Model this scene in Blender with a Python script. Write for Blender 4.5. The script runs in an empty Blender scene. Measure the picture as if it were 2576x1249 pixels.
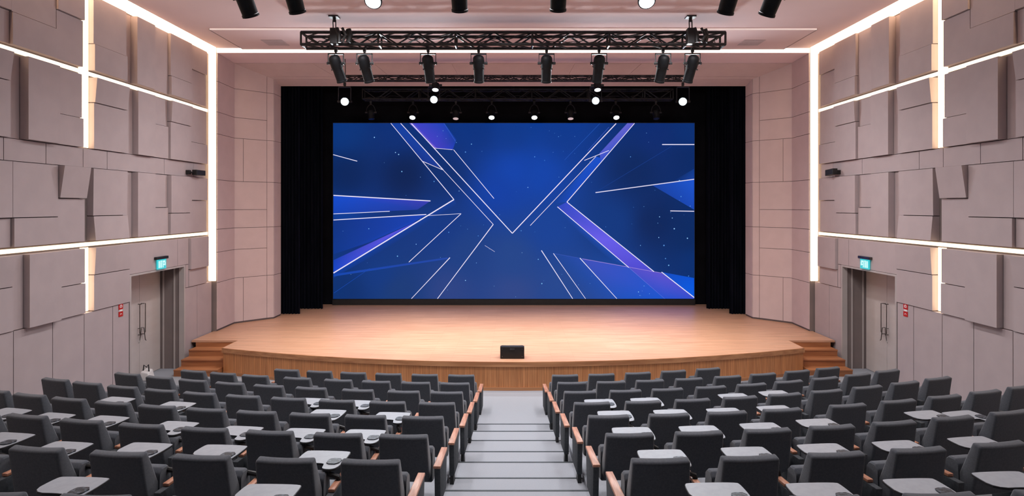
import bpy, bmesh, math, random
from mathutils import Vector, Matrix

random.seed(7)
SC = bpy.context.scene
COL = SC.collection

# ---------------------------------------------------------------- camera model
F, U0, V0, ZC = 1500.0, 1291.0, 518.0, 3.85      # focal length (px), vanishing point, eye height (m)


def WX(u, y):
    return (u - U0) * y / F


def WZ(v, y):
    return ZC - (v - V0) * y / F


def s2l(c):
    c = c / 255.0
    return c / 12.92 if c <= 0.04045 else ((c + 0.055) / 1.055) ** 2.4


def srgb(r, g, b):
    return (s2l(r), s2l(g), s2l(b), 1.0)


# ---------------------------------------------------------------- materials
def new_mat(name):
    m = bpy.data.materials.new(name)
    m.use_nodes = True
    nt = m.node_tree
    b = nt.nodes['Principled BSDF']
    return m, nt, b


def noise_mat(name, c1, c2, scale=(8, 8, 8), detail=4.0, rough=0.7, bump=0.0, metallic=0.0, spec=0.5, lo=0.35, hi=0.65, sheen=0.0):
    m, nt, b = new_mat(name)
    tc = nt.nodes.new('ShaderNodeTexCoord')
    mp = nt.nodes.new('ShaderNodeMapping')
    mp.inputs['Scale'].default_value = scale
    nz = nt.nodes.new('ShaderNodeTexNoise')
    nz.inputs['Scale'].default_value = 1.0
    nz.inputs['Detail'].default_value = detail
    rp = nt.nodes.new('ShaderNodeValToRGB')
    rp.color_ramp.elements[0].position = lo
    rp.color_ramp.elements[1].position = hi
    rp.color_ramp.elements[0].color = (*c1[:3], 1)
    rp.color_ramp.elements[1].color = (*c2[:3], 1)
    nt.links.new(tc.outputs['Object'], mp.inputs['Vector'])
    nt.links.new(mp.outputs['Vector'], nz.inputs['Vector'])
    nt.links.new(nz.outputs['Fac'], rp.inputs['Fac'])
    nt.links.new(rp.outputs['Color'], b.inputs['Base Color'])
    b.inputs['Roughness'].default_value = rough
    b.inputs['Metallic'].default_value = metallic
    b.inputs['Specular IOR Level'].default_value = spec
    if sheen:
        b.inputs['Sheen Weight'].default_value = sheen
        b.inputs['Sheen Roughness'].default_value = 0.5
    if bump:
        bp = nt.nodes.new('ShaderNodeBump')
        bp.inputs['Strength'].default_value = bump
        bp.inputs['Distance'].default_value = 0.01
        nt.links.new(nz.outputs['Fac'], bp.inputs['Height'])
        nt.links.new(bp.outputs['Normal'], b.inputs['Normal'])
    return m


def emit_mat(name, col, strength, base=0.8):
    m, nt, b = new_mat(name)
    b.inputs['Base Color'].default_value = (base, base, base, 1)
    b.inputs['Emission Color'].default_value = (*col[:3], 1)
    b.inputs['Emission Strength'].default_value = strength
    return m


def plank_mat(name, c1, c2, c3, board, axis, rough=0.4, bump=0.05):
    """wood boards: `board` wide, running along axis 'X' or 'Z'"""
    m, nt, b = new_mat(name)
    tc = nt.nodes.new('ShaderNodeTexCoord')
    mp = nt.nodes.new('ShaderNodeMapping')
    mp.inputs['Scale'].default_value = (0.7, 14, 14) if axis == 'X' else (16, 16, 0.8)
    nz = nt.nodes.new('ShaderNodeTexNoise')
    nz.inputs['Scale'].default_value = 2.2
    nz.inputs['Detail'].default_value = 6
    rp = nt.nodes.new('ShaderNodeValToRGB')
    rp.color_ramp.elements[0].position = 0.3
    rp.color_ramp.elements[1].position = 0.7
    rp.color_ramp.elements[0].color = (*c1[:3], 1)
    rp.color_ramp.elements[1].color = (*c2[:3], 1)
    nt.links.new(tc.outputs['Object'], mp.inputs['Vector'])
    nt.links.new(mp.outputs['Vector'], nz.inputs['Vector'])
    nt.links.new(nz.outputs['Fac'], rp.inputs['Fac'])
    # boards
    mp2 = nt.nodes.new('ShaderNodeMapping')
    if axis == 'Z':
        mp2.inputs['Rotation'].default_value = (math.radians(90), 0, math.radians(90))
    br = nt.nodes.new('ShaderNodeTexBrick')
    br.inputs['Scale'].default_value = 1.0
    br.inputs['Brick Width'].default_value = 1.3
    br.inputs['Row Height'].default_value = board
    br.inputs['Mortar Size'].default_value = 0.0035
    br.inputs['Color1'].default_value = (0.90, 0.90, 0.90, 1)
    br.inputs['Color2'].default_value = (1.06, 1.05, 1.04, 1)
    br.inputs['Mortar'].default_value = (0.78, 0.74, 0.70, 1)
    br.offset = 0.37
    nt.links.new(tc.outputs['Object'], mp2.inputs['Vector'])
    nt.links.new(mp2.outputs['Vector'], br.inputs['Vector'])
    mx = nt.nodes.new('ShaderNodeMix')
    mx.data_type = 'RGBA'
    mx.blend_type = 'MULTIPLY'
    mx.inputs['Factor'].default_value = 1.0
    nt.links.new(rp.outputs['Color'], mx.inputs['A'])
    nt.links.new(br.outputs['Color'], mx.inputs['B'])
    nt.links.new(mx.outputs['Result'], b.inputs['Base Color'])
    b.inputs['Roughness'].default_value = rough
    bp = nt.nodes.new('ShaderNodeBump')
    bp.inputs['Strength'].default_value = bump
    nt.links.new(br.outputs['Fac'], bp.inputs['Height'])
    bp.invert = True
    nt.links.new(bp.outputs['Normal'], b.inputs['Normal'])
    return m


M = {}
M['panel'] = noise_mat('fabric_panel', (0.42, 0.352, 0.352), (0.445, 0.372, 0.372), (3, 3, 3), 5, 0.85, spec=0.2)
M['wallback'] = noise_mat('wall_backing', (0.20, 0.165, 0.155), (0.22, 0.18, 0.17), (3, 3, 3), 3, 0.9, spec=0.2)
M['pros'] = noise_mat('proscenium_cladding', (0.57, 0.465, 0.46), (0.60, 0.49, 0.485), (3, 3, 3), 5, 0.8, spec=0.2)
M['ceiling'] = noise_mat('ceiling_paint', (0.67, 0.535, 0.55), (0.69, 0.555, 0.57), (1, 1, 1), 3, 0.85, spec=0.2)
M['soffit'] = noise_mat('soffit_paint', (0.80, 0.66, 0.68), (0.82, 0.68, 0.70), (1, 1, 1), 3, 0.8, spec=0.2)
M['black_room'] = noise_mat('stage_black', (0.003, 0.003, 0.005), (0.005, 0.005, 0.008), (2, 2, 2), 2, 0.9, spec=0.1)
M['drape'] = noise_mat('black_velvet', (0.002, 0.003, 0.006), (0.005, 0.006, 0.011), (6, 6, 1), 3, 0.95, spec=0.05)
M['carpet'] = noise_mat('grey_carpet', (0.285, 0.305, 0.335), (0.315, 0.335, 0.365), (90, 90, 90), 4, 0.95, bump=0.05, spec=0.1)
M['nosing'] = noise_mat('dark_nosing', (0.02, 0.03, 0.035), (0.03, 0.04, 0.045), (20, 20, 20), 2, 0.6)
M['deck'] = plank_mat('stage_boards', srgb(190, 142, 112), srgb(216, 172, 142), None, 0.06, 'X', 0.38, 0.02)
M['fascia'] = plank_mat('stage_fascia', srgb(182, 118, 70), srgb(212, 148, 96), None, 0.05, 'Z', 0.5, 0.06)
M['trimwood'] = noise_mat('stage_edge', srgb(166, 112, 74), srgb(196, 142, 98), (0.8, 12, 12), 5, 0.45)
M['stepwood'] = noise_mat('step_wood', srgb(146, 92, 58), srgb(176, 118, 78), (0.9, 10, 10), 5, 0.45)
M['chair'] = noise_mat('chair_fabric', (0.066, 0.073, 0.086), (0.082, 0.090, 0.105), (60, 60, 60), 3, 0.9, bump=0.05, spec=0.15, sheen=0.25)
M['chairside'] = noise_mat('chair_side', (0.055, 0.062, 0.069), (0.072, 0.079, 0.088), (40, 40, 40), 3, 0.8, spec=0.2)
M['armwood'] = noise_mat('arm_wood', srgb(160, 108, 84), srgb(194, 142, 116), (40, 5, 40), 5, 0.4)
M['blackmetal'] = noise_mat('black_metal', (0.005, 0.005, 0.006), (0.009, 0.009, 0.010), (10, 10, 10), 2, 0.55)
M['lampbody'] = noise_mat('lamp_body_black', (0.0025, 0.003, 0.004), (0.005, 0.006, 0.008), (10, 10, 10), 2, 0.6, spec=0.25)
M['truss'] = noise_mat('black_truss', (0.012, 0.012, 0.013), (0.03, 0.03, 0.03), (14, 14, 14), 3, 0.4, metallic=0.3)
M['cable'] = noise_mat('black_cable', (0.006, 0.006, 0.006), (0.01, 0.01, 0.01), (10, 10, 10), 2, 0.6)
M['tablet'] = noise_mat('grey_laminate', (0.275, 0.30, 0.335), (0.30, 0.325, 0.36), (20, 20, 20), 2, 0.5)
M['tabedge'] = noise_mat('tablet_under', (0.012, 0.012, 0.014), (0.018, 0.018, 0.02), (20, 20, 20), 2, 0.5)
M['hinge'] = noise_mat('hinge_gloss', (0.02, 0.024, 0.03), (0.12, 0.15, 0.19), (45, 45, 45), 3, 0.45, spec=0.3, lo=0.45, hi=0.75)
M['door'] = noise_mat('door_laminate', (0.53, 0.475, 0.45), (0.56, 0.505, 0.48), (2, 2, 6), 3, 0.55)
M['frame'] = noise_mat('door_frame', (0.42, 0.38, 0.36), (0.45, 0.405, 0.385), (3, 3, 3), 2, 0.5)
M['steel'] = noise_mat('dark_steel', (0.10, 0.095, 0.09), (0.16, 0.15, 0.145), (8, 8, 8), 2, 0.3, metallic=0.9)
M['warm_led'] = emit_mat('warm_led', (1.0, 0.74, 0.46), 5.5)
M['warm_line'] = emit_mat('warm_led_line', (1.0, 0.76, 0.50), 1.7)
M['cove_led'] = emit_mat('cove_led', (1.0, 0.78, 0.56), 1.3)
M['cove_wash'] = emit_mat('added_cove_wash', (1.0, 0.70, 0.42), 14.0)
M['front_cove'] = emit_mat('front_cove_led', (1.0, 0.80, 0.66), 2.2)
M['slot_led'] = emit_mat('slot_led', (1.0, 0.80, 0.72), 0.5)
M['exit_cyan'] = emit_mat('exit_cyan', (0.02, 0.56, 0.62), 1.0, 0.05)
M['exit_white'] = emit_mat('exit_white', (0.6, 1.0, 0.98), 0.95, 0.05)
M['lamp_blue'] = emit_mat('lamp_blue', (0.62, 0.9, 1.0), 14.0)
M['lamp_white'] = emit_mat('lamp_white', (0.92, 0.95, 1.0), 8.0)
M['lamp_dim'] = emit_mat('lamp_dim', (1.0, 0.85, 0.85), 0.25)
M['glass_dark'] = noise_mat('lens_glass', (0.01, 0.011, 0.013), (0.016, 0.018, 0.02), (3, 3, 3), 1, 0.08)
M['red'] = noise_mat('red_sign', srgb(176, 22, 18), srgb(190, 30, 24), (10, 10, 10), 2, 0.4)
M['white'] = noise_mat('white_paint', (0.75, 0.73, 0.71), (0.8, 0.78, 0.76), (6, 6, 6), 2, 0.5)
M['vent'] = noise_mat('vent_grey', (0.50, 0.42, 0.44), (0.53, 0.45, 0.47), (10, 10, 10), 2, 0.6)
M['joint'] = noise_mat('joint_shadow_gap', (0.10, 0.08, 0.08), (0.13, 0.1, 0.1), (4, 4, 4), 2, 0.9)


# ---------------------------------------------------------------- mesh builder
class MB:
    def __init__(self):
        self.v, self.f, self.m = [], [], []

    def add(self, vs, fs, mi=0):
        b = len(self.v)
        self.v += [tuple(p) for p in vs]
        for f in fs:
            self.f.append(tuple(b + i for i in f))
            self.m.append(mi)

    def box(self, x0, x1, y0, y1, z0, z1, mi=0):
        self.hexa([(x0, y0, z0), (x1, y0, z0), (x1, y1, z0), (x0, y1, z0), (x0, y0, z1), (x1, y0, z1), (x1, y1, z1), (x0, y1, z1)], mi)

    def hexa(self, p, mi=0):
        self.add(p, [(0, 3, 2, 1), (4, 5, 6, 7), (0, 1, 5, 4), (1, 2, 6, 5), (2, 3, 7, 6), (3, 0, 4, 7)], mi)

    def quad(self, a, b, c, d, mi=0):
        self.add([a, b, c, d], [(0, 1, 2, 3)], mi)

    def slab(self, a, b, c, d, t, g=0.006, mi=0):
        """slab standing t proud of the quad abcd (counter-clockwise seen from the front), inset g"""
        P = [Vector(q) for q in (a, b, c, d)]
        n = (P[2] - P[0]).cross(P[3] - P[1]).normalized()
        Q = []
        for i in range(4):
            e1 = (P[(i + 1) % 4] - P[i]).normalized()
            e2 = (P[(i - 1) % 4] - P[i]).normalized()
            Q.append(P[i] + (e1 + e2) * g)
        self.hexa(Q + [q + n * t for q in Q], mi)

    def prism(self, pts, z0, z1, mi=0, mi_top=None):
        n = len(pts)
        vs = [(x, y, z0) for x, y in pts] + [(x, y, z1) for x, y in pts]
        b = len(self.v)
        self.v += vs
        self.f.append(tuple(b + i for i in reversed(range(n))))
        self.m.append(mi)
        self.f.append(tuple(b + n + i for i in range(n)))
        self.m.append(mi if mi_top is None else mi_top)
        for i in range(n):
            j = (i + 1) % n
            self.f.append((b + i, b + j, b + n + j, b + n + i))
            self.m.append(mi)

    def tube(self, pts, r, n=8, mi=0, cap=True):
        P = [Vector(p) for p in pts]
        R = r if isinstance(r, (list, tuple)) else [r] * len(P)
        rings = []
        up = None
        for i, p in enumerate(P):
            if i == 0:
                d = P[1] - P[0]
            elif i == len(P) - 1:
                d = P[-1] - P[-2]
            else:
                d = P[i + 1] - P[i - 1]
            d.normalize()
            if up is None:
                up = d.orthogonal().normalized()
            else:
                up = up - d * up.dot(d)
                up = up.normalized() if up.length > 1e-6 else d.orthogonal().normalized()
            w = d.cross(up)
            rings.append([p + (up * math.cos(2 * math.pi * k / n) + w * math.sin(2 * math.pi * k / n)) * R[i] for k in range(n)])
        vs = [q for ring in rings for q in ring]
        fs = []
        for i in range(len(P) - 1):
            for k in range(n):
                a, c = i * n + k, i * n + (k + 1) % n
                fs.append((a, c, c + n, a + n))
        if cap:
            fs.append(tuple(reversed(range(n))))
            fs.append(tuple(range((len(P) - 1) * n, len(P) * n)))
        self.add(vs, fs, mi)

    def mesh(self, name, mats, bevel=0.0, seg=2, smooth=False):
        me = bpy.data.meshes.new(name)
        me.from_pydata(self.v, [], self.f)
        for mt in mats:
            me.materials.append(mt)
        for p, i in zip(me.polygons, self.m):
            p.material_index = i
        bm = bmesh.new()
        bm.from_mesh(me)
        if bevel:
            bmesh.ops.bevel(bm, geom=bm.edges[:], offset=bevel, segments=seg, profile=0.5, affect='EDGES', clamp_overlap=True)
        bmesh.ops.recalc_face_normals(bm, faces=bm.faces[:])
        bm.to_mesh(me)
        bm.free()
        if smooth:
            for p in me.polygons:
                p.use_smooth = True
            try:
                me.set_sharp_from_angle(angle=math.radians(40))
            except Exception:
                pass
        me.update()
        return me


def link(name, me, parent=None, loc=(0, 0, 0)):
    o = bpy.data.objects.new(name, me)
    COL.objects.link(o)
    o.location = loc
    if parent is not None:
        o.parent = parent
    return o


def tag(o, label, cat, group=None):
    o['label'] = label
    o['category'] = cat
    if group:
        o['group'] = group
    return o


def struct(o):
    o['kind'] = 'structure'
    return o


def empty(name, label, cat, loc=(0, 0, 0), rz=0.0, group=None):
    o = bpy.data.objects.new(name, None)
    COL.objects.link(o)
    o.location = loc
    o.rotation_euler = (0, 0, rz)
    o.empty_display_size = 0.2
    return tag(o, label, cat, group)


def part(name, mb, mats, root, bevel=0.0, seg=2, smooth=False, world=True):
    me = mb.mesh(name, mats, bevel, seg, smooth)
    loc = (0, 0, 0)
    if world and root is not None and root.parent is None:
        loc = -Vector(root.location)
    return link(name, me, root, loc)


ORD = ['first', 'second', 'third', 'fourth', 'fifth', 'sixth', 'seventh', 'eighth', 'ninth', 'tenth', 'eleventh']

# ================================================================= FLOOR
DT = [3.086, 2.93, 2.756, 2.59, 2.432, 2.247, 2.061, 1.89]                # eye height above the chair tops, per row
CH = 0.764                                                              # chair height
LEVEL = [ZC - d - CH for d in DT]
LEVEL[0] = 0.0
YROW = [10.90, 9.90, 8.85, 7.85, 6.90, 5.855, 4.83, 3.82]
KROW = 0.0235
for i in range(5):
    YROW.append(YROW[-1] - 1.01)
    LEVEL.append(LEVEL[-1] + 0.17)


def aisle_l(y):
    return -(0.66 + (10.92 - y) * 0.028)


def aisle_r(y):
    return 0.70 + (10.92 - y) * 0.034


XB = 7.86                                                              # back plane of the side walls
mb = MB()
YB = -4.0
N = 20
for s in (-1, 1):
    for k in range(len(YROW)):
        zk = LEVEL[k]
        rows_f, rows_b = [], []
        for i in range(N + 1):
            t = i / N

            def edge(r):
                # front edge of terrace of row r (stage side)
                y0 = YROW[r - 1] - 0.14
                xi = aisle_l(y0) if s < 0 else aisle_r(y0)
                x = xi + (s * 8.40 - xi) * t
                return Vector((x, y0 + KROW * x * x, 0))
            if k == 0:
                x = (aisle_l(10.8) if s < 0 else aisle_r(10.8))
                x = x + (s * 8.40 - x) * t
                f = Vector((x, 20.0, 0))
            else:
                f = edge(k)
            if k + 1 < len(YROW):
                b = edge(k + 1)
            else:
                b = Vector((f.x, YB - 0.5, 0))
            f.z = b.z = zk
            rows_f.append(f)
            rows_b.append(b)
        for i in range(N):
            mb.quad(rows_b[i], rows_b[i + 1], rows_f[i + 1], rows_f[i])
            if k > 0:
                zl = LEVEL[k - 1]
                mb.quad(rows_f[i], rows_f[i + 1], Vector((rows_f[i + 1].x, rows_f[i + 1].y, zl)), Vector((rows_f[i].x, rows_f[i].y, zl)))
        # aisle-side cheek of the terrace
        f, b = rows_f[0], rows_b[0]
        mb.quad(f, b, Vector((b.x, b.y, -0.1)), Vector((f.x, f.y, -0.1)))
# centre floor strip in front of the steps
mb.quad((aisle_l(10.8), 10.0, 0), (aisle_r(10.8), 10.0, 0), (aisle_r(10.8), 20, 0), (aisle_l(10.8), 20, 0))
floor = struct(link('floor', mb.mesh('floor', [M['carpet']])))

LINES = [1067.7, 1085.8, 1109, 1137, 1163.6, 1203.5, 1235]
NY = []
for i, v in enumerate(LINES):
    NY.append(((ZC - 0.1 * (i + 1)) * F / (v - V0), 0.1 * (i + 1)))
while NY[-1][0] > -3.5:
    NY.append((NY[-1][0] - 0.6, NY[-1][1] + 0.1))
mb = MB()
for i, (y, z) in enumerate(NY):
    yb = NY[i + 1][0] if i + 1 < len(NY) else YB - 0.5
    mb.hexa([(aisle_l(yb) - 0.0, yb - 0.02, -0.05), (aisle_r(yb), yb - 0.02, -0.05), (aisle_r(y), y, -0.05), (aisle_l(y), y, -0.05),
             (aisle_l(yb), yb - 0.02, z), (aisle_r(yb), yb - 0.02, z), (aisle_r(y), y, z), (aisle_l(y), y, z)])
steps = struct(link('floor_aisle', mb.mesh('floor_aisle', [M['carpet']])))
for i, (y, z) in enumerate(NY[:10]):
    mb = MB()
    mb.box(aisle_l(y) + 0.005, aisle_r(y) - 0.005, y - 0.022, y + 0.006, z - 0.03, z + 0.004)
    part('stair_nosing', mb, [M['nosing']], steps)

# ================================================================= SIDE WALLS
ZT, CEIL, CTOP = 7.745, 7.90, 8.14       # panel tops, ceiling, roof of the cove slots
SW = {  # (y0, y1, z0, z1, depth at top, depth at bottom)
    'acoustic_panel': [
        # top tier
        (7.0, 9.219, 6.87, ZT, .11, .11), (7.0, 9.219, 6.35, 6.87, .07, .07),
        (9.219, 10.126, 6.86, ZT, .10, .10), (9.219, 10.126, 6.35, 6.86, .12, .12),
        (10.126, 10.764, 7.19, ZT, .135, .135), (10.126, 10.764, 6.35, 7.19, .10, .10),
        (11.02, 11.97, 6.85, ZT, .10, .10), (11.02, 11.97, 6.35, 6.85, .125, .125),
        (11.97, 12.22, 6.35, ZT, .02, .02), (12.22, 12.845, 6.35, ZT, .155, .155), (12.845, 13.41, 6.35, ZT, .10, .10),
        (13.41, 14.31, 6.78, ZT, .155, .155), (13.41, 14.31, 6.35, 6.78, .175, .175),
        (14.31, 15.08, 7.15, ZT, .125, .125), (14.31, 15.08, 6.35, 7.15, .09, .09),
        # second tier
        (7.0, 9.2, 5.78, 6.23, .17, .11), (7.0, 9.2, 4.9, 5.78, .11, .11), (9.2, 9.455, 4.9, 6.23, .03, .03),
        (9.455, 10.13, 4.9, 6.23, .17, .17), (10.13, 10.764, 5.43, 6.23, .08, .08), (10.13, 10.764, 4.9, 5.43, .11, .11),
        (11.02, 11.97, 5.76, 6.23, .17, .13), (11.02, 11.97, 4.9, 5.76, .11, .11), (11.97, 12.25, 4.9, 6.23, .04, .04),
        (12.25, 12.86, 4.9, 6.23, .155, .155), (12.86, 13.44, 5.63, 6.23, .065, .065), (12.86, 13.44, 4.9, 5.63, .10, .10),
        (13.44, 14.31, 5.75, 6.23, .18, .155), (13.44, 14.31, 4.9, 5.75, .14, .14),
        (14.31, 15.08, 5.39, 6.23, .10, .10), (14.31, 15.08, 4.9, 5.39, .13, .13),
        # third tier
        (7.0, 9.24, 3.66, 4.545, .11, .11), (7.0, 9.24, 3.2, 3.66, .075, .075), (9.24, 10.17, 3.66, 4.545, .105, .105),
        (9.24, 10.17, 3.2, 3.66, .125, .125), (10.17, 10.82, 3.98, 4.545, .21, .13), (10.17, 10.82, 3.2, 3.98, .09, .09),
        (10.99, 11.97, 3.66, 4.545, .125, .115), (10.99, 11.97, 3.2, 3.66, .125, .165), (11.97, 12.25, 3.2, 4.545, .02, .02),
        (12.25, 12.86, 3.2, 4.545, .15, .15), (12.86, 13.44, 3.81, 4.545, .06, .06), (12.86, 13.44, 3.2, 3.81, .09, .09),
        (13.44, 14.31, 3.68, 4.545, .155, .155), (13.44, 14.31, 3.2, 3.68, .14, .14),
        (14.31, 15.08, 3.98, 4.545, .13, .13), (14.31, 15.08, 3.2, 3.98, .10, .10),
        # fourth tier
        (7.0, 9.25, 2.59, 3.08, .16, .11), (7.0, 9.25, 1.9, 2.59, .11, .11), (9.25, 9.46, 1.9, 3.08, .085, .085),
        (9.46, 10.14, 1.9, 3.08, .185, .185), (10.14, 10.80, 2.45, 3.08, .11, .11), (10.14, 10.80, 1.9, 2.45, .12, .12),
        (11.02, 12.06, 2.57, 3.08, .15, .12), (11.02, 12.06, 1.9, 2.57, .11, .11),
        (12.06, 13.79, 2.45, 3.08, .10, .10), (13.79, 14.25, 2.45, 3.08, .10, .10), (14.12, 14.25, 1.9, 2.45, .10, .10),
        (14.25, 15.08, 2.32, 3.08, .165, .165), (14.25, 15.08, 1.9, 2.32, .11, .11),
    ],
    'cladding_panel': [
        (7.0, 9.115, 4.545, 4.9, .07, .07), (9.115, 9.94, 4.545, 4.9, .07, .07), (9.94, 10.8, 4.545, 4.9, .07, .07),
        (10.8, 11.44, 4.545, 4.9, .07, .07), (11.44, 13.31, 4.545, 4.9, .07, .07), (13.31, 14.52, 4.545, 4.9, .07, .07),
        (14.52, 15.08, 4.545, 4.9, .07, .07),
        (7.0, 9.27, 0, 1.9, .09, .09), (9.27, 10.06, 0, 1.9, .09, .09), (10.06, 10.8, 0, 1.9, .09, .09), (10.8, 11.57, 0, 1.9, .09, .09),
        (11.57, 12.06, 0, 1.9, .09, .09), (14.12, 14.66, 0, 1.9, .09, .09), (14.66, 15.36, 0, 1.9, .09, .09),
    ],
}
DY0, DY1, DZ = 12.10, 14.08, 2.43                                       # door opening
for side, s in (('left', -1), ('right', 1)):
    mb = MB()
    XO = 8.45
    a, b = (XB, XO)

    def wb(y0, y1, z0, z1):
        mb.box(min(s * a, s * b), max(s * a, s * b), y0, y1, z0, z1)
    wb(YB, DY0, -0.1, CTOP)
    wb(DY0, DY1, DZ, CTOP)
    wb(DY1, 19.8, -0.1, CTOP)
    wall = struct(link('wall_' + side, mb.mesh('wall_' + side, [M['wallback']])))
    for nm, lst in SW.items():
        lst = list(lst)
        # the same cladding carried on towards the back of the hall
        if nm == 'acoustic_panel':
            for (z0, z1) in ((6.35, ZT), (4.9, 6.23), (3.2, 4.545), (1.9, 3.08)):
                for y0, y1, d in ((-3.9, -1.8, .11), (-1.8, 0.6, .14), (0.6, 2.9, .10), (2.9, 5.0, .15), (5.0, 7.0, .12)):
                    lst.append((y0, y1, z0, z1, d, d))
        else:
            lst += [(-3.9, 2.0, 4.545, 4.9, .07, .07), (2.0, 7.0, 4.545, 4.9, .07, .07), (-3.9, 2.0, 0, 1.9, .09, .09), (2.0, 7.0, 0, 1.9, .09, .09)]
        for (y0, y1, z0, z1, dt, db) in lst:
            mb = MB()
            g = 0.007
            y0, y1, z0, z1 = y0 + g, y1 - g, z0 + g, z1 - g
            xb, xt, xo = s * (XB + 0.01), s * (XB - dt), s * (XB - db)
            mb.hexa([(xb, y0, z0), (xo, y0, z0), (xo, y1, z0), (xb, y1, z0), (xb, y0, z1), (xt, y0, z1), (xt, y1, z1), (xb, y1, z1)])
            part(nm, mb, [M['panel']], wall)

    # light strips in the gaps
    def strip(label, x0, x1, y0, y1, z0, z1, mat):
        cx, cy = s * (x0 + x1) / 2, (y0 + y1) / 2
        m1 = MB()
        m1.box(min(s * x0, s * x1) - cx, max(s * x0, s * x1) - cx, y0 - cy, y1 - cy, 0, z1 - z0)
        o = link('light_strip', m1.mesh('light_strip', [mat]), None, (cx, cy, z0))
        tag(o, label, 'light strip', 'warm light strips in the side walls')
        o['kind'] = 'thing'
        return o
    strip(f'tall warm white light strip between upper panels of the {side} wall', XB - 0.012, XB - 0.001, 10.775, 11.012, 4.92, 7.76, M['warm_led'])
    strip(f'short warm white vertical light strip above the red sign, {side} wall', XB - 0.012, XB - 0.001, 10.81, 11.012, 1.91, 3.08, M['warm_led'])
    strip(f'high horizontal warm light line along the {side} wall', XB - 0.024, XB - 0.0125, -3.9, 15.3, 6.255, 6.325, M['warm_line'])
    strip(f'low horizontal warm light line passing above the {side} door', XB - 0.024, XB - 0.0125, -3.9, 15.3, 3.105, 3.175, M['warm_line'])
    cove = strip(f'warm light strip filling the cove where {side} wall meets ceiling', XB - 0.012, XB - 0.001, -3.9, 15.36, 7.77, 8.06, M['cove_led'])
    m1 = MB()  # unseen glowing line, added above the slot to wash the wall panels
    m1.box(min(s * 7.61, s * 7.77), max(s * 7.61, s * 7.77), -3.9, 15.3, CTOP - 0.02, CTOP - 0.004)
    part('added_wash_line', m1, [M['cove_wash']], cove)
    strip(f'full height warm light strip in corner beside stage, {side} wall', 7.675, 7.855, 15.375, 15.395, 1.91, 8.06, M['warm_led'])

    # ---- door alcove
    door = struct(bpy.data.objects.new('door_1' if s < 0 else 'door_2', None))
    COL.objects.link(door)
    door.location = (s * 8.34, 13.2, 0)
    XD = 8.33
    SEAM = 13.29
    for (y0, y1) in ((12.5, SEAM - 0.004), (SEAM + 0.004, DY1 - 0.01)):
        m1 = MB()
        m1.box(min(s * XD, s * (XD + .05)), max(s * XD, s * (XD + .05)), y0, y1, 0.01, DZ - 0.01)
        leaf = part('leaf', m1, [M['door']], door)
        # long pull handle near the meeting edge, with lever below
        yh = SEAM - 0.10 if y1 < SEAM else SEAM + 0.10
        yi = SEAM - 0.05 if y1 < SEAM else SEAM + 0.05
        m2 = MB()
        xh = s * (XD - 0.07)
        m2.tube([(s * XD, yi, 1.66), (xh, yi, 1.66), (xh, yh, 1.66), (xh, yh, 1.02), (xh, yi, 0.98), (s * XD, yi, 0.98)], 0.009, 8)
        m2.tube([(s * XD, yi, 1.12), (xh, yi, 1.12), (xh, yi + (yh - yi) * .6, 0.95), (xh, yh, 0.84), (xh, yi + (yh - yi) * 1.6, 0.82)], 0.009, 8)
        part('pull_handle', m2, [M['steel']], leaf, smooth=True)
    m1 = MB()
    m1.box(min(s * XD, s * (XD + .05)), max(s * XD, s * (XD + .05)), DY0, 12.49, 0, DZ)
    part('side_leaf', m1, [M['door']], door)
    m1 = MB()      # frame round the opening
    xf0, xf1 = XB - 0.10, XB + 0.02
    xs = sorted((s * xf0, s * xf1))
    m1.box(xs[0], xs[1], DY0 - 0.03, DY0 + 0.02, 0, DZ - 0.02)
    m1.box(xs[0], xs[1], DY1 - 0.02, DY1 + 0.03, 0, DZ - 0.02)
    m1.box(xs[0], xs[1], DY0 - 0.03, DY1 + 0.03, DZ - 0.02, DZ + 0.02)
    part('frame', m1, [M['frame']], door)
    m1 = MB()      # stops on the far reveal
    for x0 in (8.24, 7.98):
        xs = sorted((s * x0, s * (x0 + 0.03)))
        m1.box(xs[0], xs[1], DY1 - 0.02, DY1, 0, DZ)
    part('reveal_batten', m1, [M['frame']], door)

    # ---- exit sign over the door
    xw = XB - 0.10
    root = empty('exit_sign', f'glowing cyan exit sign above the {side} double door', 'sign', (s * xw, 13.1, 2.5), 0, 'exit signs over the doors')
    m1 = MB()
    xs = sorted((s * (xw - 0.065), s * xw))
    m1.box(xs[0], xs[1], 12.88, 13.32, 2.675, 2.735)
    part('housing', m1, [M['blackmetal'] if s < 0 else M['steel']], root, 0.006)
    m1 = MB()
    xs = sorted((s * (xw - 0.045), s * (xw - 0.02)))
    m1.box(xs[0], xs[1], 12.94, 13.26, 2.46, 2.675)
    fc = part('lit_panel', m1, [M['exit_cyan']], root)
    m1 = MB()
    xs = sorted((s * (xw - 0.05), s * (xw - 0.0455)))
    # white pictogram: doorway, figure and arrow
    for (a0, a1, c0, c1) in ((12.97, 13.02, 2.49, 2.64), (13.04, 13.09, 2.49, 2.61), (13.04, 13.10, 2.615, 2.645), (13.12, 13.15, 2.49, 2.64),
                             (13.15, 13.22, 2.60, 2.64), (13.19, 13.23, 2.53, 2.60), (13.15, 13.20, 2.54, 2.565)):
        m1.box(xs[0], xs[1], a0, a1, c0, c1)
    part('pictogram', m1, [M['exit_white']], fc)

    # ---- red fire notices on the wall near the door
    xw = XB - 0.09
    root = empty('fire_sign', f'small red fire notice with white symbol beside the {side} door', 'sign', (s * xw, 11.8, 1.66), 0, 'red fire notices beside the doors')
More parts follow.
